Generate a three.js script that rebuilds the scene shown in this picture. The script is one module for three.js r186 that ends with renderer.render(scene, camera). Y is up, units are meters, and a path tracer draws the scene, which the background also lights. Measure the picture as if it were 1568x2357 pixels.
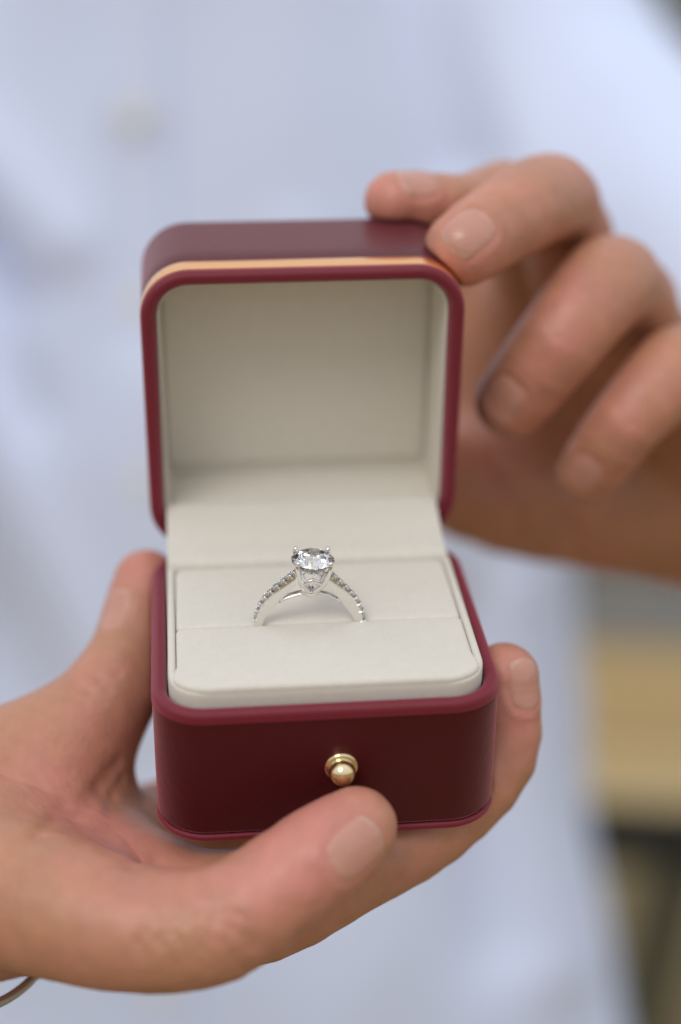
import * as THREE from 'three';
import { ConvexGeometry } from 'three/addons/geometries/ConvexGeometry.js';
import { mergeGeometries, mergeVertices, toCreasedNormals } from 'three/addons/utils/BufferGeometryUtils.js';
import { ImprovedNoise } from 'three/addons/math/ImprovedNoise.js';

// ------------------------------------------------------------------ camera, sky, sun, exposure
const scene = new THREE.Scene();
const renderer = new THREE.WebGLRenderer({ antialias: true });
renderer.toneMapping = THREE.LinearToneMapping;
renderer.toneMappingExposure = 1.32;
renderer.shadowMap.enabled = true;

const PITCH = THREE.MathUtils.degToRad(10);
const FPX = 5996.4 * 0.6272;                       // focal length in pixels of a 1568 x 2356 picture
const camera = new THREE.PerspectiveCamera(34.79, 681 / 1024, 0.02, 400);
camera.position.set(0, 1.26, 0.28);
camera.rotation.set(-PITCH, 0, 0);
camera.focus = 0.286;
camera.userData.fStop = 4.0;
camera.updateMatrixWorld(true);

{ // an even, bright overcast sky: paler toward the zenith, a little bluer low down
  const w = 64, h = 64, d = new Float32Array(w * h * 4);
  for (let j = 0; j < h; j++) for (let i = 0; i < w; i++) {
    const el = Math.max(0, Math.sin(((j + 0.5) / h - 0.5) * Math.PI));
    const L = 0.52 * (1 + 0.4 * el), k = (j * w + i) * 4;
    d[k] = L * 0.96; d[k + 1] = L * 1.0; d[k + 2] = L * 1.08; d[k + 3] = 1;
    if (j < h / 2) { d[k] = 0.2; d[k + 1] = 0.18; d[k + 2] = 0.15; }
  }
  const sky = new THREE.DataTexture(d, w, h, THREE.RGBAFormat, THREE.FloatType);
  sky.mapping = THREE.EquirectangularReflectionMapping; sky.magFilter = THREE.LinearFilter; sky.needsUpdate = true;
  scene.background = sky; scene.environment = sky;
}
const sun = new THREE.DirectionalLight(new THREE.Color(1.0, 0.96, 0.9), 0.8);
sun.position.set(-0.8, 3.25, 2.2); sun.target.position.set(0, 1.2, 0);
sun.castShadow = true; sun.shadow.radius = 50; sun.shadow.mapSize.set(2048, 2048);
Object.assign(sun.shadow.camera, { left: -2.5, right: 2.5, top: 2.5, bottom: -2.5, near: 0.1, far: 12 });
scene.add(sun, sun.target);

// ------------------------------------------------------------------ helpers
const MM = 0.001, V3 = (x, y, z) => new THREE.Vector3(x, y, z);
const noise = new ImprovedNoise();
let seed = 7; const rnd = () => { seed = (seed * 1664525 + 1013904223) >>> 0; return seed / 4294967296; };
const col = (r, g, b) => new THREE.Color().setRGB(r, g, b);
const cam = (vx, vy, d) => V3((vx - 784) / FPX * d, -(vy - 1178) / FPX * d, -d);            // a direction in the picture and a distance in mm -> mm in the camera's axes
const toWorld = p => p.clone().multiplyScalar(MM).applyMatrix4(camera.matrixWorld);
const camToWorldGeo = g => { g.scale(MM, MM, MM); g.applyMatrix4(camera.matrixWorld); return g; };
const ready = m => { m.castShadow = m.receiveShadow = true; return m; };
function mesh(name, geo, mat, parent, label) { const m = ready(new THREE.Mesh(geo, mat)); m.name = name; if (label) m.userData.label = label; parent.add(m); return m; }
function thing(name, label, category, group) { const g = new THREE.Group(); g.name = name; g.userData = { label, category }; if (group) g.userData.group = group; scene.add(g); return g; }
const mm = g => g.scale(MM, MM, MM);

function noiseTexture(w, h, fn, repeat, srgb) {
  const d = new Uint8Array(w * h * 4);
  for (let j = 0; j < h; j++) for (let i = 0; i < w; i++) { const c = fn(i / w, j / h, i, j), k = (j * w + i) * 4; d[k] = c[0]; d[k + 1] = c[1]; d[k + 2] = c[2]; d[k + 3] = 255; }
  const t = new THREE.DataTexture(d, w, h); t.wrapS = t.wrapT = THREE.RepeatWrapping; t.magFilter = THREE.LinearFilter; t.minFilter = THREE.LinearMipmapLinearFilter; t.generateMipmaps = true;
  t.repeat.set(repeat, repeat); if (srgb) t.colorSpace = THREE.SRGBColorSpace; t.needsUpdate = true; return t;
}

// a cross-section [[inset, y], ...] (mm) carried round a rounded rectangle of width W, depth D, corner R, whose front edge lies at z = zf
function roundRect(W, D, R, inset, n = 14, zf = 0, cx = 0, Rb = R) {
  const pts = [], w = W / 2 - inset, r = Math.max(0.3, R - inset), b = Math.max(0.3, Rb - inset), z0 = zf - inset, z1 = zf - D + inset;
  const c = [[cx + w - r, z0 - r, 0, r], [cx - w + r, z0 - r, 1, r], [cx - w + b, z1 + b, 2, b], [cx + w - b, z1 + b, 3, b]];
  const seg = [];
  for (const [x, z, q, e] of c) for (let k = 0; k <= n; k++) { const a = (q + k / n) * Math.PI / 2; seg.push([x + e * Math.cos(a), z + e * Math.sin(a)]); }
  for (let i = 0; i < seg.length; i++) {           // divide the straight sides so that stripes keep their width
    const a = seg[i], b = seg[(i + 1) % seg.length], m = Math.hypot(b[0] - a[0], b[1] - a[1]) > 6 ? 8 : 1;
    for (let k = 0; k < m; k++) pts.push([a[0] + (b[0] - a[0]) * k / m, a[1] + (b[1] - a[1]) * k / m]);
  }
  return pts;
}
function sweep(profile, W, D, R, { zf = 0, cx = 0, n = 14, cap = null, bend = null, Rb = R } = {}) {
  const rings = profile.map(([i, y]) => roundRect(W, D, R, i, n, zf, cx, Rb).map(([x, z]) => [x, y, z]));
  const m = rings[0].length, pos = [], uv = [], idx = [];
  let v = 0;
  rings.forEach((r, j) => {
    if (j) v += Math.hypot(profile[j][0] - profile[j - 1][0], profile[j][1] - profile[j - 1][1]);
    let u = 0;
    for (let k = 0; k <= m; k++) {
      const p = r[k % m], q = rings[0][k % m], q0 = rings[0][(k + m - 1) % m]; if (k) u += Math.hypot(q[0] - q0[0], q[2] - q0[2]);
      let P = p; if (bend) P = bend(p[0], p[1], p[2]);
      pos.push(...P); uv.push(u * MM, v * MM);
    }
  });
  const s = m + 1;
  for (let j = 0; j + 1 < rings.length; j++) for (let k = 0; k < m; k++) { const a = j * s + k; idx.push(a, a + s, a + 1, a + 1, a + s, a + s + 1); }
  const capAt = (j, flip) => {
    const r = rings[j], c0 = pos.length / 3; let cx2 = 0, cz2 = 0; r.forEach(p => { cx2 += p[0] / m; cz2 += p[2] / m; });
    const N = 10;                                  // rings toward the middle, so that a bent cap stays smooth
    for (let q = 0; q <= N; q++) for (let k = 0; k <= m; k++) { const p = r[k % m], t = q / N; let P = [p[0] + (cx2 - p[0]) * t, p[1], p[2] + (cz2 - p[2]) * t]; uv.push(P[0] * MM, P[2] * MM); if (bend) P = bend(...P); pos.push(...P); }
    for (let q = 0; q < N; q++) for (let k = 0; k < m; k++) { const a = c0 + q * s + k; flip ? idx.push(a, a + 1, a + s, a + 1, a + s + 1, a + s) : idx.push(a, a + s, a + 1, a + 1, a + s, a + s + 1); }
  };
  if (cap === 'end' || cap === 'both') capAt(rings.length - 1, false);
  if (cap === 'start' || cap === 'both') capAt(0, true);
  const g = new THREE.BufferGeometry();
  g.setAttribute('position', new THREE.Float32BufferAttribute(pos, 3)); g.setAttribute('uv', new THREE.Float32BufferAttribute(uv, 2)); g.setIndex(idx);
  return toCreasedNormals(g, 0.6);
}
const arc = (cx, cy, r, a0, a1, n) => Array.from({ length: n + 1 }, (_, k) => { const a = (a0 + (a1 - a0) * k / n) * Math.PI / 180; return [cx + r * Math.cos(a), cy + r * Math.sin(a)]; });

function tube(points, radius, { sides = 12, closed = false, flat = 1, up = null } = {}) {   // radius: number or t -> mm; flat squeezes along the second axis
  const pos = [], idx = [], n = points.length, P = points;
  let nrm = null;
  for (let i = 0; i < n; i++) {
    const t = (P[(i + 1) % n].clone().sub(P[(i + n - 1) % n])); if (!closed) { if (i === 0) t.copy(P[1]).sub(P[0]); if (i === n - 1) t.copy(P[n - 1]).sub(P[n - 2]); } t.normalize();
    if (up) nrm = up.clone(); else if (!nrm) nrm = Math.abs(t.y) < 0.9 ? V3(0, 1, 0) : V3(1, 0, 0);
    nrm.addScaledVector(t, -nrm.dot(t)).normalize();
    const b = t.clone().cross(nrm), r = typeof radius === 'number' ? radius : radius(i / (n - 1));
    for (let k = 0; k < sides; k++) { const a = k / sides * 2 * Math.PI, q = P[i].clone().addScaledVector(nrm, Math.cos(a) * r).addScaledVector(b, Math.sin(a) * r * flat); pos.push(q.x, q.y, q.z); }
  }
  const m = closed ? n : n - 1;
  for (let i = 0; i < m; i++) for (let k = 0; k < sides; k++) { const a = i * sides + k, b = i * sides + (k + 1) % sides, c = (i + 1) % n * sides + k, d = (i + 1) % n * sides + (k + 1) % sides; idx.push(a, b, c, b, d, c); }
  if (!closed) for (const [i, f] of [[0, 1], [n - 1, 0]]) { const c = pos.length / 3; pos.push(P[i].x, P[i].y, P[i].z); for (let k = 0; k < sides; k++) { const a = i * sides + k, b = i * sides + (k + 1) % sides; f ? idx.push(c, b, a) : idx.push(c, a, b); } }
  const g = new THREE.BufferGeometry(); g.setAttribute('position', new THREE.Float32BufferAttribute(pos, 3)); g.setIndex(idx); g.computeVertexNormals(); return g;
}
const plain = g => { const h = (g.index ? g.toNonIndexed() : g.clone()); for (const k of Object.keys(h.attributes)) if (!['position', 'normal'].includes(k)) h.deleteAttribute(k); if (!h.attributes.normal) h.computeVertexNormals(); return h; };
const join = list => mergeGeometries(list.map(plain));

// ------------------------------------------------------------------ signed distances -> skin and cloth (surface nets)
function nets(f, lo, hi, cell) {
  const n = [0, 1, 2].map(k => Math.ceil((hi[k] - lo[k]) / cell) + 2), [nx, ny, nz] = n, val = new Float32Array(nx * ny * nz).fill(1e3), B = 6, reach = B * cell * 1.1;
  const at = (i, j, k) => (k * ny + j) * nx + i;
  for (let k = 0; k < nz; k += B) for (let j = 0; j < ny; j += B) for (let i = 0; i < nx; i += B) {
    const h = B / 2 * cell, c = f(lo[0] + i * cell + h, lo[1] + j * cell + h, lo[2] + k * cell + h), far = Math.abs(c) > reach + 2 * cell;
    for (let kk = k; kk < Math.min(nz, k + B); kk++) for (let jj = j; jj < Math.min(ny, j + B); jj++) for (let ii = i; ii < Math.min(nx, i + B); ii++)
      val[at(ii, jj, kk)] = far ? c : f(lo[0] + ii * cell, lo[1] + jj * cell, lo[2] + kk * cell);
  }
  const id = new Int32Array(nx * ny * nz).fill(-1), pos = [], idx = [];
  const E = []; for (let a = 0; a < 8; a++) for (const b of [1, 2, 4]) if (!(a & b)) E.push([a, a | b]);
  const v = new Float32Array(8);
  for (let k = 0; k < nz - 1; k++) for (let j = 0; j < ny - 1; j++) for (let i = 0; i < nx - 1; i++) {
    let m = 0; for (let c = 0; c < 8; c++) { v[c] = val[at(i + (c & 1), j + (c >> 1 & 1), k + (c >> 2))]; if (v[c] < 0) m++; }
    if (m === 0 || m === 8) continue;
    let x = 0, y = 0, z = 0, q = 0;
    for (const [a, b] of E) if ((v[a] < 0) !== (v[b] < 0)) { const t = v[a] / (v[a] - v[b]); x += (a & 1) + ((b & 1) - (a & 1)) * t; y += (a >> 1 & 1) + ((b >> 1 & 1) - (a >> 1 & 1)) * t; z += (a >> 2) + ((b >> 2) - (a >> 2)) * t; q++; }
    id[at(i, j, k)] = pos.length / 3; pos.push(lo[0] + (i + x / q) * cell, lo[1] + (j + y / q) * cell, lo[2] + (k + z / q) * cell);
  }
  const quad = (a, b, c, d, flip) => { if (a < 0 || b < 0 || c < 0 || d < 0) return; flip ? idx.push(a, c, b, a, d, c) : idx.push(a, b, c, a, c, d); };
  for (let k = 1; k < nz - 1; k++) for (let j = 1; j < ny - 1; j++) for (let i = 1; i < nx - 1; i++) {
    const s = val[at(i, j, k)] < 0;
    if (s !== val[at(i + 1, j, k)] < 0) quad(id[at(i, j - 1, k - 1)], id[at(i, j, k - 1)], id[at(i, j, k)], id[at(i, j - 1, k)], !s);
    if (s !== val[at(i, j + 1, k)] < 0) quad(id[at(i - 1, j, k - 1)], id[at(i - 1, j, k)], id[at(i, j, k)], id[at(i, j, k - 1)], !s);
    if (s !== val[at(i, j, k + 1)] < 0) quad(id[at(i - 1, j - 1, k)], id[at(i, j - 1, k)], id[at(i, j, k)], id[at(i - 1, j, k)], !s);
  }
  const nor = [], e = cell * 0.5;
  for (let p = 0; p < pos.length; p += 3) {
    for (let step = 0; step < 2; step++) {
      const [x, y, z] = [pos[p], pos[p + 1], pos[p + 2]];
      let gx = f(x + e, y, z) - f(x - e, y, z), gy = f(x, y + e, z) - f(x, y - e, z), gz = f(x, y, z + e) - f(x, y, z - e); const l = Math.hypot(gx, gy, gz) || 1; gx /= l; gy /= l; gz /= l;
      if (step) nor.push(gx, gy, gz); else { const d = Math.max(-cell, Math.min(cell, f(x, y, z))) * 0.8; pos[p] -= gx * d; pos[p + 1] -= gy * d; pos[p + 2] -= gz * d; }
    }
  }
  const g = new THREE.BufferGeometry(); g.setAttribute('position', new THREE.Float32BufferAttribute(pos, 3)); g.setAttribute('normal', new THREE.Float32BufferAttribute(nor, 3)); g.setIndex(idx); return g;
}
const smin = (a, b, k) => { const h = Math.max(k - Math.abs(a - b), 0) / k; return Math.min(a, b) - h * h * k * 0.25; };
const smax = (a, b, k) => -smin(-a, -b, k);
function roundCone(a, b, ra, rb) {
  const ax = a.x, ay = a.y, az = a.z, bx = b.x - ax, by = b.y - ay, bz = b.z - az, bb = bx * bx + by * by + bz * bz;
  return (x, y, z) => { const px = x - ax, py = y - ay, pz = z - az; let t = (px * bx + py * by + pz * bz) / bb; t = t < 0 ? 0 : t > 1 ? 1 : t; const dx = px - bx * t, dy = py - by * t, dz = pz - bz * t; return Math.sqrt(dx * dx + dy * dy + dz * dz) - (ra + (rb - ra) * t); };
}
function chain(J, k, fine = 3) {                       // bones joined along a smooth curve through the joints
  const c = new THREE.CatmullRomCurve3(J.map(j => j.p)), m = (J.length - 1) * fine, Q = [], s = [];
  for (let i = 0; i <= m; i++) { const t = i / m * (J.length - 1), q = Math.min(J.length - 2, Math.floor(t)); Q.push({ p: c.getPoint(i / m), r: J[q].r + (J[q + 1].r - J[q].r) * (t - q) }); }
  for (let i = 0; i < m; i++) s.push(roundCone(Q[i].p, Q[i + 1].p, Q[i].r, Q[i + 1].r));
  const o = V3(0, 0, 0); Q.forEach(q => o.addScaledVector(q.p, 1 / Q.length)); const R = Math.max(...Q.map(q => q.p.distanceTo(o) + q.r));
  return (x, y, z) => { const e = Math.hypot(x - o.x, y - o.y, z - o.z) - R; if (e > 1.5 * k + 10) return e; let d = s[0](x, y, z); for (let i = 1; i < m; i++) d = smin(d, s[i](x, y, z), k); return d; };
}

// ------------------------------------------------------------------ the box's frame (in the camera's axes, mm)
const BR = new THREE.Matrix4().set(0.99515863, 0.00796184, 0.09795874, -1.5522, 0.03764384, 0.8898258, -0.45474496, -32.9022, -0.09078682, 0.45623092, 0.88521811, -273.6181, 0, 0, 0, 1);
const BRi = BR.clone().invert();
const W = 60, D = 57.9, H = 26.5, L = 28.4, RC = 9.1, PHI = 87.5 * Math.PI / 180;
const boxWorld = new THREE.Matrix4().multiplyMatrices(camera.matrixWorld, new THREE.Matrix4().makeScale(MM, MM, MM)).multiply(BR);
const lidMat = new THREE.Matrix4().makeTranslation(0, 0, -D).multiply(new THREE.Matrix4().makeRotationX(-(PHI))).multiply(new THREE.Matrix4().makeTranslation(0, 0, D));   // the lid shut at y 0..L swings up about the back edge
const lidInv = lidMat.clone().invert();
function boxSDF() {                                  // camera-space mm -> distance to the outside of the base and the lid
  const toB = BRi.elements, toL = new THREE.Matrix4().multiplyMatrices(lidInv, BRi).elements;
  const slab = (e, y0, y1) => (X, Y, Z) => {
    const x = e[0] * X + e[4] * Y + e[8] * Z + e[12], y = e[1] * X + e[5] * Y + e[9] * Z + e[13], z = e[2] * X + e[6] * Y + e[10] * Z + e[14];
    const qx = Math.abs(x) - (W / 2 - RC), qz = Math.abs(z + D / 2) - (D / 2 - RC), d2 = Math.hypot(Math.max(qx, 0), Math.max(qz, 0)) + Math.min(Math.max(qx, qz), 0) - RC, qy = Math.abs(y - (y0 + y1) / 2) - (y1 - y0) / 2;
    return Math.min(Math.max(d2, qy), 0) + Math.hypot(Math.max(d2, 0), Math.max(qy, 0));
  };
  const a = slab(toB, -H, 0), b = slab(toL, 0, L);
  return (x, y, z) => Math.min(a(x, y, z), b(x, y, z));
}
const boxDist = boxSDF();

// ------------------------------------------------------------------ materials
const ribs = noiseTexture(128, 128, (u, v, i, j) => { const s = 0.5 + 0.5 * Math.sin(u * 2 * Math.PI * 16), q = rnd(); const c = 255 * (0.6 * s + 0.4 * q); return [c, c, c]; }, 1 / 0.0052);
const tn = (u, v, f, q) => { const a = u * 2 * Math.PI, b = v * 2 * Math.PI, k = f / 6.283; return noise.noise(Math.cos(a) * k + q, Math.sin(a) * k + Math.cos(b) * k, Math.sin(b) * k - q); };   // repeats at the tile's edges
const grain = noiseTexture(256, 256, (u, v) => { const c = 128 + 60 * (rnd() - 0.5) + 50 * tn(u, v, 40, 1.3) + 60 * tn(u, v, 14, 7.1); return [c, c, c]; }, 1 / 0.03);
const feltColor = noiseTexture(256, 256, (u, v) => { const c = 240 + 9 * rnd() + 2.5 * tn(u, v, 16, 2.5) + 2.5 * tn(u, v, 44, 5.5); return [c, c, c]; }, 1 / 0.03, true);
const M = {
  leather: new THREE.MeshPhysicalMaterial({ color: col(0.06, 0.0033, 0.0045), specularIntensity: 0.5, roughness: 0.33, bumpMap: grain, bumpScale: 0.00006, sheen: 1, sheenColor: col(1, 0.38, 0.45), sheenRoughness: 0.85 }),
  piping: new THREE.MeshPhysicalMaterial({ color: col(0.17, 0.0135, 0.025), specularIntensity: 0.6, roughness: 0.42, bumpMap: ribs, bumpScale: 0.00005, sheen: 1, sheenColor: col(1, 0.3, 0.42), sheenRoughness: 0.9 }),
  cream: new THREE.MeshPhysicalMaterial({ color: col(0.745, 0.70, 0.615), roughness: 0.95, map: feltColor, bumpMap: grain, bumpScale: 0.00002, sheen: 0.3, sheenColor: col(0.9, 0.88, 0.84), sheenRoughness: 0.8 }),
  goldBand: new THREE.MeshStandardMaterial({ color: col(0.95, 0.5, 0.23), metalness: 1, roughness: 0.2 }),
  goldKnob: new THREE.MeshStandardMaterial({ color: col(0.90, 0.73, 0.43), metalness: 1, roughness: 0.1 }),
  whiteGold: new THREE.MeshStandardMaterial({ color: col(0.85, 0.83, 0.80), metalness: 1, roughness: 0.13 }),
  diamond: new THREE.MeshPhysicalMaterial({ color: col(1, 1, 1), roughness: 0, transmission: 1, thickness: 0.004, ior: 2.417 }),
  skin: new THREE.MeshPhysicalMaterial({ color: col(1, 1, 1), vertexColors: true, roughness: 0.46 }),
  nail: new THREE.MeshPhysicalMaterial({ color: col(1, 1, 1), vertexColors: true, roughness: 0.3 }),
  shirt: new THREE.MeshPhysicalMaterial({ color: col(0.67, 0.74, 0.93), roughness: 0.95, sheen: 0.2, sheenColor: col(0.8, 0.85, 0.95), sheenRoughness: 0.7 }),
  button: new THREE.MeshStandardMaterial({ color: col(0.82, 0.80, 0.66), roughness: 0.4 }),
  trousers: new THREE.MeshStandardMaterial({ color: col(0.12, 0.11, 0.1), roughness: 0.9 }),
  silver: new THREE.MeshStandardMaterial({ color: col(0.55, 0.56, 0.6), metalness: 1, roughness: 0.4 }),
};

// ------------------------------------------------------------------ the ground behind
{
  const g = new THREE.PlaneGeometry(240, 240, 1, 1); g.rotateX(-Math.PI / 2);
  const t = noiseTexture(256, 256, (u, v) => { const n = noise.noise(u * 8, v * 8, 1) * 16 + rnd() * 30; return [168 + n, 146 + n, 104 + n * 0.8]; }, 1, true); t.repeat.set(160, 160);
  const gr = mesh('ground', g, new THREE.MeshStandardMaterial({ color: col(0.55, 0.55, 0.55), map: t, roughness: 1 }), scene);
  gr.userData = { kind: 'structure', label: 'pale tan paved ground behind the person' };
}

// ------------------------------------------------------------------ the ring box
const box = thing('ring_box', 'open burgundy ring box with cream lining, gold band and round gold clasp', 'ring box');
boxWorld.decompose(box.position, box.quaternion, box.scale); box.scale.set(1, 1, 1);
{
  const rim = 1.3;
  const shell = sweep([[0.9, -H + 1.25], [0.5, -H + 1.45], [0, -H + 2.1], [0, -8], ...arc(rim, -rim, rim, 180, 0, 10), [2.6, -7]], W, D, RC);
  const base = mesh('base_shell', mm(shell), M.leather, box, 'burgundy covered lower half of the box');
  // the rolled rim on top of the base wall and the welt round its foot are separate strips
  mesh('base_rim', mm(sweep([[-0.12, -2.1], ...arc(1.2, -1.2, 1.32, 190, -10, 14), [2.5, -3]], W, D, RC)), M.piping, base);
  mesh('base_welt', mm(sweep([...arc(0.55, -H + 0.62, 0.72, 95, 270, 10), [1.2, -H - 0.1], [8, -H - 0.1]], W, D, RC, { cap: 'end' })), M.piping, base);
  // clasp
  const kn = new THREE.LatheGeometry([[0, -1.2], [2.5, -1.2], [2.75, 0], [2.86, 0.25], [2.86, 0.6], [2.6, 0.85], [2.2, 0.95], [2.1, 1.05], ...arc(0, 1.95, 2.3, -22, 90, 18)].map(([a, b]) => new THREE.Vector2(a, b)), 48);
  kn.rotateX(Math.PI / 2); kn.translate(1.75, -11.8, 0);
  mesh('clasp_knob', mm(kn), M.goldKnob, box, 'round polished gold clasp knob on the front');

  // lid, built shut (y 0..L) and swung open
  const swing = g => mm(g.applyMatrix4(lidMat));
  const lid = mesh('lid_shell', swing(sweep([[0.1, 5.6], [0, 5.9], [0, 12], [0, L - 2], ...arc(1.6, L - 1.6, 1.6, 180, 90, 6), [6, L]], W, D, RC, { cap: 'end' })), M.leather, box, 'burgundy covered upper half of the box');
  mesh('gold_band', swing(sweep([[0.3, 1.9], [-0.1, 2.1], [-0.16, 2.4], [-0.18, 3.9], [-0.16, 5.4], [-0.1, 5.7], [0.3, 5.85]], W, D, RC)), M.goldBand, lid, 'thin polished gold band round the lid edge');
  mesh('lid_rim', swing(sweep([[0.2, 2.2], [-0.05, 1.9], ...arc(1.3, 1.35, 1.36, 170, 350, 16), [2.75, 3.2], [2.75, 6]], W, D, RC)), M.piping, lid);
  // lining of the lid: side walls, raised floor by the hinge, back panel
  const depth = 20.6;
  mesh('lid_lining', swing(sweep([[2.82, 2.6], [3.0, 2.35], [3.2, 2.6], [3.3, 3.2], [3.35, depth], [8, depth]], W, D, RC, { cap: 'end' })), M.cream, lid, 'cream felt lining of the lid');
  mesh('lid_panel', swing(sweep([[0, depth + 0.4], [0, depth - 0.2], ...arc(0.5, depth - 0.2, 0.5, 180, 270, 6), [1.9, depth - 0.72]], 52.6, 45.7, 6, { zf: -3.8, Rb: 1.4, cap: 'end', bend: (x, y, z) => { const u = x / 25.6, v = (z + 27) / 22.6; return [x, y - (y < depth - 0.6 ? 0.5 * (1 - u * u) * (1 - v * v) : 0), z]; } })), M.cream, lid, 'cream padded panel inside the lid');
  mesh('lid_ledge', swing(sweep([[1.2, 1.6], [0.25, 2.0], [0, 2.6], [0, depth - 0.2]], 53.2, 4.6, 1.2, { zf: -D + 7.3, Rb: 2.2, cap: 'start', bend: (x, y, z) => [x, y, z - 0.05 * Math.max(0, y - 2.6)] })), M.cream, lid, 'cream ledge along the hinge inside the lid');
  // tray, cushions and hinge flap of the base
  const TT = 3.1;
  const step = (a, b, x) => { const t = Math.max(0, Math.min(1, (x - a) / (b - a))); return t * t * (3 - 2 * t); };
  mesh('tray', mm(sweep([[2.95, -6], [2.9, TT - 1.6], [2.9, TT - 0.7], ...arc(3.6, TT - 0.7, 0.7, 180, 0, 8), [4.32, -2.5]], W, D, RC, { bend: (x, y, z) => [x, y > 0 ? y - 0.75 * step(-10, -5, z) : y, z] })), M.cream, box, 'cream lined tray edge standing above the burgundy rim');
  const pad = (z0, z1, top, side, r, Rf, Rb, dip, wide = 0) => {            // a padded block with rolled edges
    const w = W - 2 * side, d = z0 - z1;
    return sweep([[0, -7], [0, top - r], ...arc(r, top - r, r, 180, 90, 8), [r + 1.5, top]], w, d, Rf, { zf: z0, Rb, cap: 'end', n: 10, bend: (x, y, z) => { const t = Math.max(0, Math.min(1, (y - top + r) / r)), u = x / (w / 2), v = (z - (z0 + z1) / 2) / (d / 2); return [x, y + t * (0.3 * (1 - u * u) * (1 - v * v) + 0.1 * noise.noise(x * 0.09, z * 0.12, 4) - dip * Math.max(0, v - 0.2) ** 2), z].map((q, i) => i ? q : q * (1 + wide * step(-11, -5.5, z))); } });
  };
  mesh('front_cushion', mm(pad(-2.93, -22.8, TT + 0.15, 4.4, 0.85, 6.5, 1.1, 0, 1.42 / 25.6)), M.cream, box, 'cream front cushion of the ring slot');
  mesh('back_cushion', mm(pad(-22.86, -44.75, TT, 4.42, 0.95, 1.2, 2, 0.0)), M.cream, box, 'cream back cushion behind the ring');
  mesh('slot_floor', mm(new THREE.BoxGeometry(52, 1, 37).translate(0, 1.2, -26.7)), M.cream, box);
  // the flap slopes from the lid's raised floor down to the back cushion
  const fp = []; const F = [[-44.9, 0.6], [-44.85, 2.6], [-45.3, 3.9], [-46.6, 4.55], [-50, 5.35], [-54, 6.75], [-57.5, 8.0], [-59.6, 8.7], [-60.7, 8.75], [-61.4, 8.0]];
  const g = new THREE.BufferGeometry(), N = 24, pos = [], idx = [], uv = [], hw = z => 26.6;
  const cr = new THREE.CatmullRomCurve3(F.map(([z, y]) => V3(0, y, z))).getPoints(40), lower = cr.map(p => V3(0, p.y - 1.1, p.z)).reverse(), loop = [...cr, ...lower];
  for (const p of loop) for (let k = 0; k <= N; k++) { const x = -26.9 + 53.2 * k / N; pos.push(x, p.y, p.z); uv.push(x * MM, p.z * MM); }
  const s = N + 1; for (let i = 0; i < loop.length; i++) for (let k = 0; k < N; k++) { const a = i * s + k, b = ((i + 1) % loop.length) * s + k; idx.push(a, a + 1, b, a + 1, b + 1, b); }
  for (const k of [0, N]) for (let i = 0; i + 1 < cr.length; i++) { const a = i * s + k, b = (i + 1) * s + k, c = (loop.length - 1 - i) * s + k, d = (loop.length - 2 - i) * s + k; k ? idx.push(a, c, b, b, c, d) : idx.push(a, b, c, b, d, c); }
  g.setAttribute('position', new THREE.Float32BufferAttribute(pos, 3)); g.setAttribute('uv', new THREE.Float32BufferAttribute(uv, 2)); g.setIndex(idx);
  mesh('hinge_flap', mm(toCreasedNormals(g, 0.8)), M.cream, box, 'cream flap sloping from the lid to the cushions');
}

// ------------------------------------------------------------------ the ring
function brilliant(R, girdle = 0.03) {
  const T = Math.tan(34.5 * Math.PI / 180), P = Math.tan(40.8 * Math.PI / 180), rt = 0.56 * R, g = girdle * R, pts = [];
  const at = (r, a, y) => pts.push(V3(r * Math.cos(a), y, r * Math.sin(a)));
  for (let k = 0; k < 8; k++) {
    const a = k * Math.PI / 4, b = a + Math.PI / 8;
    at(rt, a, g + (R - rt) * T); at(0.79 * R, b, g + (R - 0.79 * R * Math.cos(Math.PI / 8)) * T);
    at(0.22 * R, b, -g - (R - 0.22 * R * Math.cos(Math.PI / 8)) * P);
    for (const q of [a, b]) { at(R, q, g); at(R, q, -g); }
  }
  pts.push(V3(0, -g - R * P, 0));
  return new ConvexGeometry(pts);
}
const ring = thing('diamond_ring', 'white gold ring with one large round diamond and small diamonds on its shoulders', 'ring');
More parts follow.
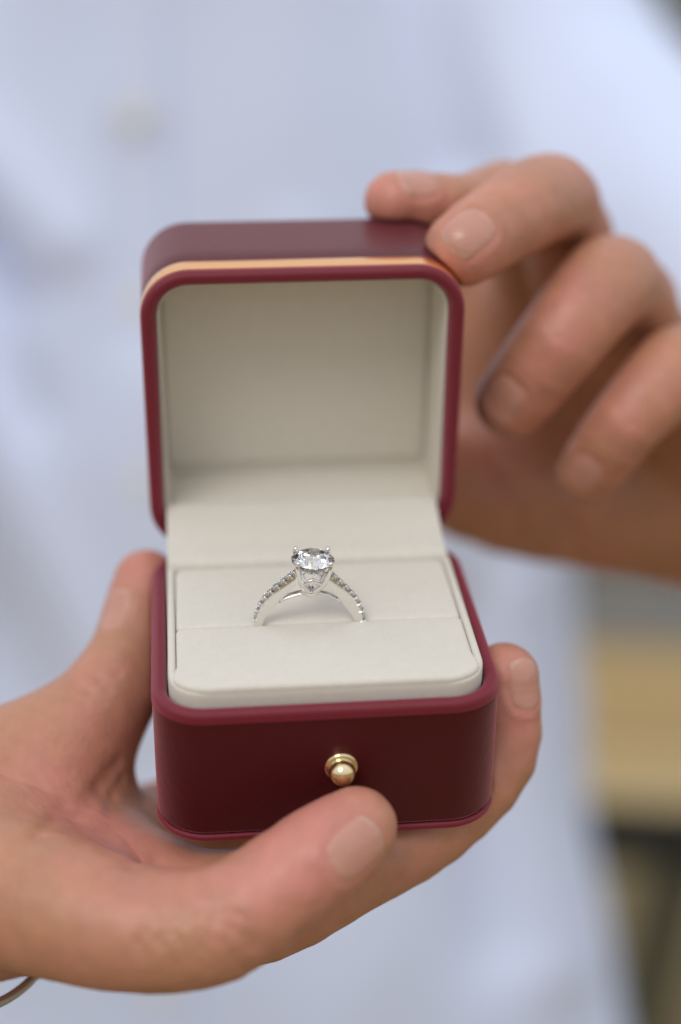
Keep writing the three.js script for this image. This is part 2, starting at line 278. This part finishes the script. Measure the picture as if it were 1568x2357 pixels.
{
  const q = new THREE.Matrix4().makeTranslation(-2.0, 0.45, -22.83).multiply(new THREE.Matrix4().makeRotationZ(-0.055)).multiply(new THREE.Matrix4().makeRotationX(-0.02));
  const m = new THREE.Matrix4().multiplyMatrices(boxWorld, q); m.decompose(ring.position, ring.quaternion, ring.scale); ring.scale.setScalar(1.02);
  // outer and inner edge of one shoulder, from the foot of the ring up to the head
  const outer = [], inner = [];
  for (let a = -90; a <= 15; a += 7.5) { const r = a * Math.PI / 180; outer.push([10.1 * Math.cos(r), 10.1 * Math.sin(r)]); inner.push([8.5 * Math.cos(r), 8.5 * Math.sin(r)]); }
  outer.push([9.3, 4.9], [8.65, 6.6], [7.75, 8.0], [6.6, 9.35], [5.3, 10.65], [4.0, 11.85], [3.0, 12.7]);
  inner.push([7.95, 3.3], [7.3, 4.5], [6.5, 5.65], [5.55, 6.85], [4.5, 8.2], [3.4, 9.6], [2.6, 10.6]);
  const oc = new THREE.CatmullRomCurve3(outer.map(p => V3(p[0], p[1], 0))), ic = new THREE.CatmullRomCurve3(inner.map(p => V3(p[0], p[1], 0)));
  const band = s => {
    const pos = [], idx = [], NS = 90, sec = 12;
    for (let i = 0; i <= NS; i++) {
      const q = Math.max(0, Math.min(1, (i / NS - 0.5) / 0.14)), n = ic.getPoint(i / NS), o = oc.getPoint(i / NS).lerp(n, 0.13 * q), w = 1.0 - 0.44 * q, c = 0.2 - 0.12 * q;
      const prof = [[1, 1 - c], [1 - c * 1.1, 1], [0.5, 1.02], [c * 1.1, 1], [0, 1 - c], [0, 0], [0, -1 + c], [c * 1.1, -1], [0.5, -1.02], [1 - c * 1.1, -1], [1, -1 + c], [1, 0]];
      for (const [t, z] of prof) pos.push(s * (n.x + (o.x - n.x) * t), n.y + (o.y - n.y) * t, z * w);
    }
    for (let i = 0; i < NS; i++) for (let k = 0; k < sec; k++) { const a = i * sec + k, b = i * sec + (k + 1) % sec; s > 0 ? idx.push(a, a + sec, b, b, a + sec, b + sec) : idx.push(a, b, a + sec, b, b + sec, a + sec); }
    const e = NS * sec; for (let k = 1; k + 1 < sec; k++) s > 0 ? idx.push(e, e + k + 1, e + k) : idx.push(e, e + k, e + k + 1);
    const g = new THREE.BufferGeometry(); g.setAttribute('position', new THREE.Float32BufferAttribute(pos, 3)); g.setIndex(idx);
    return toCreasedNormals(g, 0.7);
  };
  const bridge = tube(Array.from({ length: 25 }, (_, k) => { const a = (52 + 76 * k / 24) * Math.PI / 180; return V3(8.82 * Math.cos(a), 8.82 * Math.sin(a), 0); }), 0.34, { sides: 12, flat: 2.4 });
  const beads = [];
  const spots = [];
  for (let k = 0; k < 8; k++) spots.push(0.985 - k * 0.0405);
  const up = (t, s) => { const p = oc.getPoint(t), d = oc.getTangent(t); return [V3(s * p.x, p.y, 0), V3(s * d.y, -d.x, 0).normalize(), V3(s * d.x, d.y, 0)]; };
  for (const s of [-1, 1]) for (let k = 0; k < 9; k++) { const [p, n] = up(Math.min(0.999, 1.005 - k * 0.0405), s); for (const z of [-1, 1]) { const b = new THREE.SphereGeometry(0.24, 12, 8); b.scale(1, 1, 0.9); b.translate(p.x + n.x * 0.16, p.y + n.y * 0.16, z * 0.56); beads.push(b); beads.push(tube([V3(p.x + n.x * 0.16, p.y + n.y * 0.16, z * 0.56), V3(p.x - n.x * 0.6, p.y - n.y * 0.6, z * 0.58)], 0.2, { sides: 8 })); } }
  mesh('shank', mm(join([band(1), band(-1), bridge])), M.whiteGold, ring);
  mesh('bead_setting', mm(join(beads)), M.whiteGold, ring);
  const small = mm(brilliant(0.8));
  for (const s of [-1, 1]) for (const t of spots) {
    const [p, n, d] = up(t, s), st = mesh('accent_diamond', small, M.diamond, ring);
    st.quaternion.setFromUnitVectors(V3(0, 1, 0), n); st.position.copy(p.addScaledVector(n, 0.06).multiplyScalar(MM)); st.rotateY(t * 40);
  }
  // head: peg, petal-shaped basket and four prongs
  const GY = 15.05, GR = 3.75;
  const peg = new THREE.LatheGeometry([[0, 8.3], [1.15, 8.3], [1.32, 8.5], [1.32, 9.1], [1.2, 9.35], [0, 9.5]].map(([a, b]) => new THREE.Vector2(a, b)), 32); peg.scale(1, 1, 0.9);
  const corner = k => { const a = Math.PI / 4 + k * Math.PI / 2; return [Math.cos(a), Math.sin(a)]; };
  const bask = [peg];
  for (let k = 0; k < 4; k++) {                      // between neighbouring prongs a wire rises to a point and falls again
    const [x0, z0] = corner(k), [x1, z1] = corner(k + 1), mx = (x0 + x1) / 2 * 1.2, mz = (z0 + z1) / 2 * 1.2;
    const A = V3(x0 * 2.55, 11.05, z0 * 2.55), B = V3(mx * 2.85, 12.45, mz * 2.85), C = V3(x1 * 2.55, 11.05, z1 * 2.55);
    bask.push(tube([A, A.clone().lerp(B, 0.5).add(V3(0, 0.06, 0)), B.clone().add(V3(0, -0.04, 0)), B.clone().lerp(C, 0.5).add(V3(0, 0.06, 0)), C], 0.36, { sides: 10 }));
  }
  mesh('basket', mm(join(bask)), M.whiteGold, ring);
  for (let k = 0; k < 4; k++) {
    const [x, z] = corner(k), P = [[0.8, 9.25], [1.5, 9.9], [2.4, 10.9], [3.2, 12.25], [3.75, 13.8], [4.02, 14.8], [4.05, 15.5]].map(([r, y]) => V3(x * r, y, z * r));
    const g = tube(new THREE.CatmullRomCurve3(P).getPoints(40), t => 0.56 - 0.2 * t, { sides: 14 }); const tip = new THREE.SphereGeometry(0.47, 16, 12); tip.scale(1, 1.05, 1); tip.translate(x * 3.95, 15.62, z * 3.95);
    mesh('prong', mm(join([g, tip])), M.whiteGold, ring);
  }
  const stone = brilliant(GR); stone.rotateY(0.2); stone.translate(0, GY, 0);
  mesh('center_diamond', mm(stone), M.diamond, ring, 'large round brilliant diamond held by four prongs');
}

// ------------------------------------------------------------------ the person: hands, arms, shirt
const person = thing('person', 'person in a pale blue shirt holding the open ring box with both hands', 'person');
const J = (vx, vy, d, r) => ({ p: cam(vx, vy, d), r });
const W2C = camera.matrixWorld.clone().invert();
const JW = (x, y, z, r) => ({ p: V3(x, y, z).applyMatrix4(W2C).multiplyScalar(1000), r });
const leftHand = {                                   // the hand under the box
  fingers: [
    [J(822, 1903, 273, 6.7), J(715, 1982, 270, 7.9), J(505, 2125, 267, 9.0), J(330, 2138, 268, 9.8), J(130, 2085, 274, 11.5), J(-150, 1990, 290, 14)],
    [J(336, 1338, 326, 6.4), J(306, 1495, 321, 7.7), J(228, 1636, 313, 9.4), J(100, 1752, 309, 11.4), J(-80, 1880, 308, 13.8)],
    [J(1160, 1558, 303, 6.4), J(1140, 1740, 305, 7.3), J(985, 1885, 302, 8.7), J(800, 1985, 294, 9.0), J(600, 2080, 288, 9.8), J(330, 2110, 296, 12)],
    [J(900, 1640, 342, 6.5), J(840, 1740, 334, 7.4), J(640, 1810, 325, 8.6), J(400, 1960, 322, 9.8), J(200, 2010, 322, 12)],
    [J(720, 1740, 357, 5.5), J(640, 1790, 354, 6.4), J(480, 1850, 350, 7.6), J(330, 1910, 345, 9), J(150, 1950, 338, 11)],
  ],
  palm: [[J(-300, 2010, 300, 24), J(-90, 1880, 308, 13.8)], [J(-300, 1990, 300, 25), J(250, 2050, 302, 13)], [J(-300, 1990, 305, 24), J(200, 2000, 322, 13)], [J(-300, 1990, 310, 24), J(150, 1950, 335, 11)], [J(120, 1800, 312, 12.5), J(278, 1990, 314, 9.8)], [J(-90, 1890, 304, 13.5), J(250, 2060, 290, 11)]],
  k: 9,
};
const rightHand = {                                  // the hand at the lid
  fingers: [
    [J(906, 463, 322, 5.8), J(1060, 486, 333, 7.1), J(1195, 475, 358, 8.5), J(1250, 780, 392, 12)],
    [J(1066, 571, 309, 7.3), J(1182, 494, 319, 8.1), J(1240, 463, 330, 8.7), J(1278, 470, 342, 9.1), J(1345, 770, 392, 12)],
    [J(1180, 922, 334, 7.7), J(1285, 786, 325, 8.3), J(1370, 680, 330, 9.1), J(1412, 652, 340, 9.6), J(1490, 860, 388, 13)],
    [J(1352, 1090, 340, 6.4), J(1442, 970, 331, 7.1), J(1545, 862, 335, 8.5), J(1584, 850, 343, 9), J(1630, 980, 386, 12)],
    [J(850, 990, 380, 8.7), J(1010, 1105, 386, 10.6), J(1260, 1150, 400, 14.4), J(1700, 1190, 414, 19)],
  ],
  palm: [[J(1830, 1150, 416, 24.5), J(1250, 780, 394, 12)], [J(1830, 1150, 416, 24.5), J(1350, 790, 394, 12.4)], [J(1830, 1150, 416, 24.5), J(1490, 870, 390, 13)], [J(1830, 1150, 416, 24.5), J(1630, 980, 388, 12)], [J(1120, 650, 396, 11), J(1190, 1080, 402, 15.4)], [J(1190, 1080, 402, 15.4), J(1700, 1150, 412, 20)]],
  k: 9,
};
function handField(h) {
  const F = h.fingers.map(f => chain(f, 1.6)), P = h.palm.map(([a, b]) => roundCone(a.p, b.p, a.r, b.r));
  return (x, y, z) => {
    let p = P[0](x, y, z); for (let i = 1; i < P.length; i++) p = smin(p, P[i](x, y, z), 10);
    let d = p; for (const f of F) d = Math.min(d, smin(p, f(x, y, z), h.k));
    if (d < 4) {
      d += 0.08 * noise.noise(x * 0.3, y * 0.3, z * 0.3) + 0.05 * noise.noise(x * 1.1 + 9, y * 1.1, z * 1.1);
      d = smax(d, 0.12 - boxDist(x, y, z), 1.2);
    }
    return d;
  };
}
function bounds(list) { const lo = [1e9, 1e9, 1e9], hi = [-1e9, -1e9, -1e9]; for (const j of list) ['x', 'y', 'z'].forEach((k, i) => { lo[i] = Math.min(lo[i], j.p[k] - j.r - 4); hi[i] = Math.max(hi[i], j.p[k] + j.r + 4); }); return [lo, hi]; }
const skinGeos = [];
function paintSkin(g, tips) {
  const p = g.attributes.position, c = new Float32Array(p.count * 3);
  for (let i = 0; i < p.count; i++) {
    const x = p.getX(i), y = p.getY(i), z = p.getZ(i);
    const n = noise.noise(x * 0.09, y * 0.09, z * 0.09) * 0.10 + noise.noise(x * 0.4, y * 0.4, z * 0.4 + 5) * 0.07 + noise.noise(x * 1.3, y * 1.3, z * 1.3 + 8) * 0.05;
    let red = 0.15 + 0.5 * noise.noise(x * 0.06 + 3, y * 0.06, z * 0.06) + 0.3 * noise.noise(x * 0.22, y * 0.22 + 4, z * 0.22);
    for (const t of tips) { const e = Math.hypot(x - t.p.x, y - t.p.y, z - t.p.z) / t.r; red += 0.75 * t.k * Math.exp(-e * e); }
    red = Math.max(0, Math.min(1.1, red));
    c[i * 3] = (0.46 + 0.11 * red) * (1 + n); c[i * 3 + 1] = (0.212 + 0.01 * red) * (1 + n); c[i * 3 + 2] = (0.122 + 0.045 * red) * (1 + n * 0.8);
  }
  g.setAttribute('color', new THREE.BufferAttribute(c, 3)); return g;
}
const march = (field, vx, vy) => { const dir = cam(vx, vy, 1).normalize(), o = dir.clone().multiplyScalar(235); for (let i = 0; i < 300; i++) { const d = field(o.x, o.y, o.z); if (d < 0.02) break; o.addScaledVector(dir, Math.max(0.02, d * 0.7)); } return o; };
const grad = (field, q) => { const e = 0.6; return V3(field(q.x + e, q.y, q.z) - field(q.x - e, q.y, q.z), field(q.x, q.y + e, q.z) - field(q.x, q.y - e, q.z), field(q.x, q.y, q.z + e) - field(q.x, q.y, q.z - e)).normalize(); };
// a nail: where a line of sight meets the finger fixes its middle; it follows the finger's surface and the skin folds round it
function nailFrame(h, vx, vy, finger, len, wid) {
  const f = h.fingers[finger], o = march(h.base, vx, vy), n = grad(h.base, o), ax = f[0].p.clone().sub(f[1].p); ax.addScaledVector(n, -ax.dot(n)).normalize();
  h.nails.push({ o, n, ax, b: n.clone().cross(ax), len, wid });
}
function nailMesh(h, { o, n, ax, b, len, wid }) {
  const N = 26, pos = [], idx = [], tint = [], field = h.base;
  for (let j = 0; j <= N; j++) for (let i = 0; i <= N; i++) {
    const u = i / N * 2 - 1, v = j / N * 2 - 1, a = u * Math.sqrt(1 - v * v * (v < 0 ? 0.5 : 0.36)), c = v * Math.sqrt(1 - u * u * (v < 0 ? 0.5 : 0.42)), e = Math.max(Math.abs(u), Math.abs(v));
    const q = o.clone().addScaledVector(b, a * wid / 2).addScaledVector(ax, c * len / 2).addScaledVector(n, 2.5);
    for (let s = 0; s < 60; s++) { const d = field(q.x, q.y, q.z); if (d < 0.02) break; q.addScaledVector(n, -Math.max(0.02, d * 0.8)); }
    q.addScaledVector(grad(field, q), 0.16 - 0.8 * Math.pow(e, 9) + (v > 0 ? 0.3 * v * v : 0)); pos.push(q.x, q.y, q.z);
    const free = v > 0.86 - 0.12 * u * u ? 1 : 0, moon = Math.hypot(u * 0.9, v + 1.0) < 0.42 ? 0.5 : 0;                 // pale free edge and half-moon
    tint.push(0.54 + 0.04 * free + 0.03 * moon, 0.265 + 0.09 * free + 0.04 * moon, 0.2 + 0.08 * free + 0.035 * moon);
  }
  for (let j = 0; j < N; j++) for (let i = 0; i < N; i++) { const a = j * (N + 1) + i; idx.push(a, a + 1, a + N + 1, a + 1, a + N + 2, a + N + 1); }
  const g = new THREE.BufferGeometry(); g.setAttribute('position', new THREE.Float32BufferAttribute(pos, 3)); g.setAttribute('color', new THREE.Float32BufferAttribute(tint, 3)); g.setIndex(idx); g.computeVertexNormals();
  mesh('fingernail', camToWorldGeo(g), M.nail, person);
}
function detailField(h) {                            // skin folds round the nails, creases and fine wrinkles
  return (x, y, z) => {
    let d = h.base(x, y, z); if (d > 2 || d < -2) return d;
    for (const { o, n, ax, b, len, wid } of h.nails) {
      const X = x - o.x, Y = y - o.y, Z = z - o.z; if (X * X + Y * Y + Z * Z > 150) continue;
      const w = X * n.x + Y * n.y + Z * n.z; if (w < -5 || w > 3) continue;
      const u = (X * b.x + Y * b.y + Z * b.z) / (wid / 2), v = (X * ax.x + Y * ax.y + Z * ax.z) / (len / 2), r = Math.pow(Math.pow(Math.abs(u), 2.6) + Math.pow(Math.abs(v), 2.6), 1 / 2.6), q = (r - 1.13) / 0.13;
      d -= (v > 0.75 ? 0.05 : 0.16) * Math.exp(-q * q);
    }
    for (const c of h.creases) { const r = c.s(x, y, z), q = r / c.w; if (q < 3) d += c.a * Math.exp(-q * q); }
    return d;
  };
}
function crease(h, pts, a, w) { const P = pts.map(([x, y]) => march(h.base, x, y)); for (let i = 0; i + 1 < P.length; i++) h.creases.push({ s: roundCone(P[i], P[i + 1], 0, 0), a: a / (i && 1.0 || 1), w }); }
const CELL = 0.65;
for (const h of [leftHand, rightHand]) { h.base = handField(h); h.nails = []; h.creases = []; }
nailFrame(leftHand, 822, 1958, 0, 11.5, 9.5);
nailFrame(leftHand, 262, 1405, 1, 10, 8);
nailFrame(leftHand, 1216, 1578, 2, 10.5, 8.2);
nailFrame(rightHand, 965, 416, 0, 9.5, 8);
nailFrame(rightHand, 1086, 524, 1, 11, 9.5);
nailFrame(rightHand, 1158, 922, 2, 12, 9.6);
nailFrame(rightHand, 1344, 1088, 3, 9.5, 7.8);
// wrinkles over the thumb's joint, folds at the bent finger and in the web of the hand
for (let k = 0; k < 46; k++) { const x = 300 + 270 * rnd(), y = 2065 + 0.12 * (x - 330) + 140 * rnd(), l = 14 + 34 * rnd(), a = 1.15 + 0.5 * (rnd() - 0.5) - (x - 330) / 420; crease(leftHand, [[x, y], [x + l * Math.cos(a) * 0.5 + 3, y + l * Math.sin(a) * 0.5], [x + l * Math.cos(a), y + l * Math.sin(a)]], 0.07 + 0.1 * rnd(), 0.5 + 0.3 * rnd()); }
crease(leftHand, [[640, 2075], [690, 2092], [735, 2080]], 0.08, 0.8);
crease(leftHand, [[172, 1572], [205, 1592], [248, 1590]], 0.25, 1.0); crease(leftHand, [[200, 1545], [232, 1562], [270, 1556]], 0.2, 0.9); crease(leftHand, [[160, 1602], [196, 1616], [238, 1618]], 0.15, 0.9);
crease(leftHand, [[270, 1760], [232, 1812], [170, 1880]], 0.55, 1.7); crease(leftHand, [[285, 1790], [262, 1830], [250, 1872]], 0.35, 1.2); crease(leftHand, [[150, 1850], [90, 1920], [40, 1960]], 0.4, 1.6);
crease(leftHand, [[360, 1980], [300, 1990], [240, 2010]], 0.3, 1.4);
crease(rightHand, [[1195, 440], [1215, 478], [1222, 520]], 0.1, 0.8); crease(rightHand, [[1213, 432], [1235, 470], [1240, 512]], 0.08, 0.8); crease(rightHand, [[1255, 745], [1282, 775], [1318, 795]], 0.09, 0.9); crease(rightHand, [[1425, 945], [1450, 975], [1475, 985]], 0.08, 0.9);
crease(rightHand, [[1130, 1050], [1180, 1120], [1190, 1230]], 0.8, 2.0); crease(rightHand, [[1290, 1180], [1320, 1230], [1330, 1290]], 0.6, 2.2);
const blush = (h, list) => { h.blush = list.map(([x, y, r, k]) => ({ p: march(h.base, x, y), r, k })); };
blush(leftHand, [[760, 1880, 12, 1], [600, 2020, 9, 0.7], [300, 1960, 13, 0.9], [230, 1880, 10, 0.7], [440, 2040, 9, 0.5], [320, 1290, 9, 0.9], [1180, 1520, 10, 1], [1180, 1640, 7, 0.8], [110, 1800, 10, 0.3], [260, 1700, 9, 0.5], [700, 2000, 8, 0.6]]);
blush(rightHand, [[880, 480, 10, 1], [1060, 620, 9, 0.9], [1160, 560, 6, 0.5], [1230, 940, 9, 0.8], [1300, 780, 8, 0.5], [1400, 1110, 8, 0.7], [1450, 960, 7, 0.5], [1100, 900, 10, 0.5], [1120, 1060, 12, 0.5], [1350, 430, 8, 0.4]]);
for (const h of [leftHand, rightHand]) {
  const [lo, hi] = bounds([...h.fingers.flat(), ...h.palm.flat()]);
  skinGeos.push(paintSkin(nets(detailField(h), lo, hi, CELL), h.blush));
  h.nails.forEach(n => nailMesh(h, n));
}
// arms and trunk (under the shirt), coarser
{
  const sh = 70, chainA = [[JW(-0.26, 1.40, -0.68, 55), JW(-0.335, 1.10, -0.45, 42), J(-300, 1990, 302, 25)], [JW(0.05, 1.37, -0.68, 48), JW(0.27, 1.13, -0.42, 42), J(1830, 1150, 416, 24.5)]];
  const arms = chainA.map(c => chain(c, 20, 1)), trunk = [roundCone(JW(-0.07, 1.30, -0.68, 0).p, JW(-0.07, 0.95, -0.68, 0).p, 100, 90), roundCone(JW(-0.22, 1.38, -0.68, 0).p, JW(0.0, 1.37, -0.68, 0).p, 60, 50), roundCone(JW(-0.08, 1.4, -0.68, 0).p, JW(-0.08, 1.58, -0.68, 0).p, 60, 52)];
  const f = (x, y, z) => { let d = trunk[0](x, y, z); for (const t of [trunk[1], trunk[2], ...arms]) d = smin(d, t(x, y, z), 40); return d; };
  const [lo, hi] = bounds([...chainA.flat(), JW(-0.07, 0.95, -0.68, 100), JW(-0.08, 1.6, -0.68, 70)]);
  skinGeos.push(paintSkin(nets(f, lo, hi, 11), []));
}
mesh('body', camToWorldGeo(mergeGeometries(skinGeos)), M.skin, person, 'bare hands and arms of the person');

// the shirt: trunk and rolled sleeves in one cloth, with folds pressed into it
{
  const seg = (x0, y0, x1, y1, w, h) => ({ x0, y0, x1, y1, w, h });
  // folds as lines across the front of the cloth (metres): height > 0 stands out
  const folds = [seg(-0.30, 1.36, -0.17, 1.22, 0.016, -0.008), seg(-0.255, 1.38, -0.14, 1.25, 0.016, 0.007), seg(-0.215, 1.29, -0.16, 1.16, 0.014, -0.006), seg(-0.10, 1.30, -0.095, 1.20, 0.012, -0.006),
    seg(0.03, 1.40, 0.06, 1.29, 0.016, -0.007), seg(0.07, 1.38, 0.09, 1.26, 0.016, 0.006), seg(-0.24, 1.14, -0.17, 1.0, 0.02, -0.007), seg(-0.19, 1.16, -0.11, 1.0, 0.018, 0.006), seg(0.06, 1.05, 0.09, 0.86, 0.02, -0.008), seg(0.1, 1.06, 0.125, 0.84, 0.018, 0.007), seg(-0.06, 0.98, -0.05, 0.8, 0.018, -0.006), seg(-0.02, 1.25, 0.02, 1.12, 0.02, 0.004)];
  const ax = y => 0.192 + 0.045 * Math.max(0, (1.05 - y) / 0.3) + 0.012 * Math.max(0, (y - 1.1) / 0.3), az = y => 0.118 + 0.012 * Math.max(0, (1.0 - y) / 0.3);
  const sl = [[V3(-0.25, 1.41, -0.68), V3(-0.335, 1.10, -0.45), 0.075, 0.062], [V3(0.06, 1.385, -0.68), V3(0.27, 1.13, -0.42), 0.068, 0.062]].map(([a, b, r, q]) => [roundCone(a, b, r, q), a, b]);
  const f = (x, y, z) => {
    const yy = Math.max(0.6, Math.min(1.5, y)), top = y - 1.44 + 0.9 * (x + 0.075) ** 2, a = ax(yy), b = az(yy), q = Math.hypot((x + 0.055) / a, (z + 0.67) / b);
    let d = (q - 1) * Math.min(a, b); d = smax(d, top, 0.05); d = smax(d, 0.7 - y, 0.01);
    for (const [s, p, e] of sl) d = smin(d, s(x, y, z), 0.05);
    if (Math.abs(d) < 0.06) {
      let h = 0.006 * noise.noise(x * 9 + 1, y * 5, z * 9) + 0.003 * noise.noise(x * 22, y * 9, z * 22);
      if (z > -0.68) for (const s of folds) { const dx = s.x1 - s.x0, dy = s.y1 - s.y0; let t = ((x - s.x0) * dx + (y - s.y0) * dy) / (dx * dx + dy * dy); const e = Math.max(0, 1 - Math.max(0, -t, t - 1) * 3); t = Math.max(0, Math.min(1, t)); const r = Math.hypot(x - s.x0 - dx * t, y - s.y0 - dy * t); h += 1.25 * s.h * e * Math.exp(-r * r / (s.w * s.w)); }
      d -= h;
    }
    return d;
  };
  const shirt = mesh('shirt', nets(f, [-0.45, 0.66, -0.86], [0.38, 1.52, -0.3], 0.0075), M.shirt, person, 'pale blue cotton shirt with soft folds');
  // placket and buttons down the front
  const front = (x, y) => { let z = -0.4; for (let i = 0; i < 60; i++) { const d = f(x, y, z); if (d < 0.0004) break; z -= Math.max(0.0003, d * 0.7); } return z; };
  const px = y => -0.103 + 0.012 * (1.3 - y), pos = [], idx = []; let n = 0;
  for (let y = 0.74; y <= 1.42; y += 0.008) { const x = px(y), w = 0.0165; for (const [o, h] of [[-w, -0.002], [-w, 0.0022], [0, 0.0026], [w, 0.0022], [w, -0.002]]) pos.push(x + o, y, front(x + o, y) + h); n++; }
  for (let i = 0; i + 1 < n; i++) for (let k = 0; k < 4; k++) { const a = i * 5 + k; idx.push(a, a + 1, a + 5, a + 1, a + 6, a + 5); }
  const g = new THREE.BufferGeometry(); g.setAttribute('position', new THREE.Float32BufferAttribute(pos, 3)); g.setIndex(idx);
  const placket = mesh('placket', toCreasedNormals(g, 0.7), M.shirt, shirt);
  for (let y = 1.405; y > 0.76; y -= 0.092) {
    const b = new THREE.LatheGeometry([[0, 0], [0.0052, 0], [0.0058, 0.0008], [0.0058, 0.0018], [0.005, 0.0025], [0.0038, 0.0021], [0, 0.002]].map(([r, h]) => new THREE.Vector2(r, h)), 20); b.rotateX(Math.PI / 2);
    const m = mesh('button', b, M.button, shirt); m.position.set(px(y), y, front(px(y), y) + 0.0024);
  }
}
{ // trousers down to the ground
  const leg = (x, s) => roundCone(V3(x, 0.88, -0.68), V3(x + s * 0.03, 0.06, -0.68), 0.082, 0.06), a = leg(-0.15, -1), b = leg(0.03, 1), hip = roundCone(V3(-0.13, 0.93, -0.68), V3(0.01, 0.93, -0.68), 0.08, 0.08);
  const f = (x, y, z) => smax(smin(smin(a(x, y, z), b(x, y, z), 0.02), hip(x, y, z), 0.06), 0.004 - y, 0.01);
  mesh('trousers', nets(f, [-0.36, -0.03, -0.86], [0.24, 1.08, -0.5], 0.014), M.trousers, person, 'dark trousers');
}

// ------------------------------------------------------------------ bracelet at the wrist
{
  const c = cam(-70, 2040, 292), e1 = V3(0.28, -0.95, 0.1).normalize(), e2 = V3(0.5, 0.1, -0.86); e2.addScaledVector(e1, -e2.dot(e1)).normalize();
  const pts = Array.from({ length: 72 }, (_, k) => { const a = k / 72 * 2 * Math.PI; return c.clone().addScaledVector(e1, 21 * Math.cos(a)).addScaledVector(e2, 25 * Math.sin(a)); });
  const m = mesh('bracelet', camToWorldGeo(tube(pts, 0.95, { closed: true, sides: 10, flat: 0.8 })), M.silver, scene);
  m.userData = { label: 'thin silver bangle round the wrist under the ring box', category: 'bracelet' };
}

// ------------------------------------------------------------------ bench behind the person
{
  const bench = thing('bench', 'tan wooden bench with grey top rail and black seat frame behind the person', 'bench');
  const wood = new THREE.MeshStandardMaterial({ color: col(0.52, 0.39, 0.20), roughness: 0.7 }), grey = new THREE.MeshStandardMaterial({ color: col(0.22, 0.22, 0.22), roughness: 0.5 }), black = new THREE.MeshStandardMaterial({ color: col(0.012, 0.014, 0.012), roughness: 0.5 }), olive = new THREE.MeshStandardMaterial({ color: col(0.075, 0.068, 0.038), roughness: 0.6 });
  bench.position.set(0.9, 0, -2.02); bench.rotation.y = -0.16;
  const part = (n, x, y, z, w, h, d, m, rx = 0, rz = 0) => { const q = mesh(n, new THREE.BoxGeometry(w, h, d), m, bench); q.position.set(x, y, z); q.rotation.set(rx, 0, rz); };
  part('top_rail', 0, 0.685, -0.03, 1.3, 0.09, 0.035, grey);
  for (let k = 0; k < 3; k++) part('back_slat', 0, 0.60 - k * 0.077, -0.02, 1.3, 0.07, 0.022, wood);
  part('seat_frame', 0, 0.43, 0.22, 1.3, 0.085, 0.05, black); part('seat_frame', 0, 0.43, -0.03, 1.3, 0.085, 0.05, black);
  for (let k = 0; k < 4; k++) part('seat_slat', 0, 0.47, 0.2 - k * 0.068, 1.3, 0.02, 0.06, wood);
  for (const x of [-0.42, 0.58]) for (const [z, r] of [[0.2, 0.1], [-0.05, -0.05]]) part('leg', x, 0.205, z, 0.05, 0.41, 0.05, olive, 0, -0.2);
}

// ------------------------------------------------------------------ hedge far behind
{
  const hedge = thing('hedge', 'dark green leafy hedge standing far behind the shoulder', 'hedge');
  hedge.position.set(1.6, 0, -5.2);
  const leafG = new THREE.BufferGeometry(); leafG.setAttribute('position', new THREE.Float32BufferAttribute([0, 0, 0, 0.5, 0.5, 0.08, 0, 1.2, 0, -0.5, 0.5, 0.08], 3)); leafG.setIndex([0, 1, 2, 0, 2, 3]); leafG.computeVertexNormals();
  const leaf = new THREE.MeshStandardMaterial({ color: col(0.04, 0.075, 0.022), roughness: 0.6, side: THREE.DoubleSide });
  const n = 5000, im = new THREE.InstancedMesh(leafG, leaf, n), o = new THREE.Object3D(), c = new THREE.Color();
  for (let k = 0; k < n; k++) { const x = (rnd() - 0.5) * 3.4, y = 0.15 + rnd() * (2.6 + 0.35 * noise.noise(x * 2, 3, 1)), z = (rnd() - 0.5) * (0.9 + 0.25 * noise.noise(x * 3, y * 3, 7)); o.position.set(x, y, z); o.rotation.set(rnd() * 6.3, rnd() * 6.3, rnd() * 6.3); o.scale.setScalar(0.07 + 0.06 * rnd()); o.updateMatrix(); im.setMatrixAt(k, o.matrix); const s = 0.6 + 0.8 * rnd(); im.setColorAt(k, c.setRGB(s * (0.9 + 0.3 * rnd()), s, s)); }
  im.name = 'foliage'; im.userData = { kind: 'stuff' }; im.castShadow = im.receiveShadow = true; hedge.add(im);
  for (let k = 0; k < 4; k++) { const t = new THREE.CylinderGeometry(0.02, 0.04, 1.9, 8); t.translate(-1.2 + k * 0.8, 0.95, 0); mesh('stem', t, new THREE.MeshStandardMaterial({ color: col(0.06, 0.045, 0.03), roughness: 0.9 }), hedge); }
}

renderer.render(scene, camera);
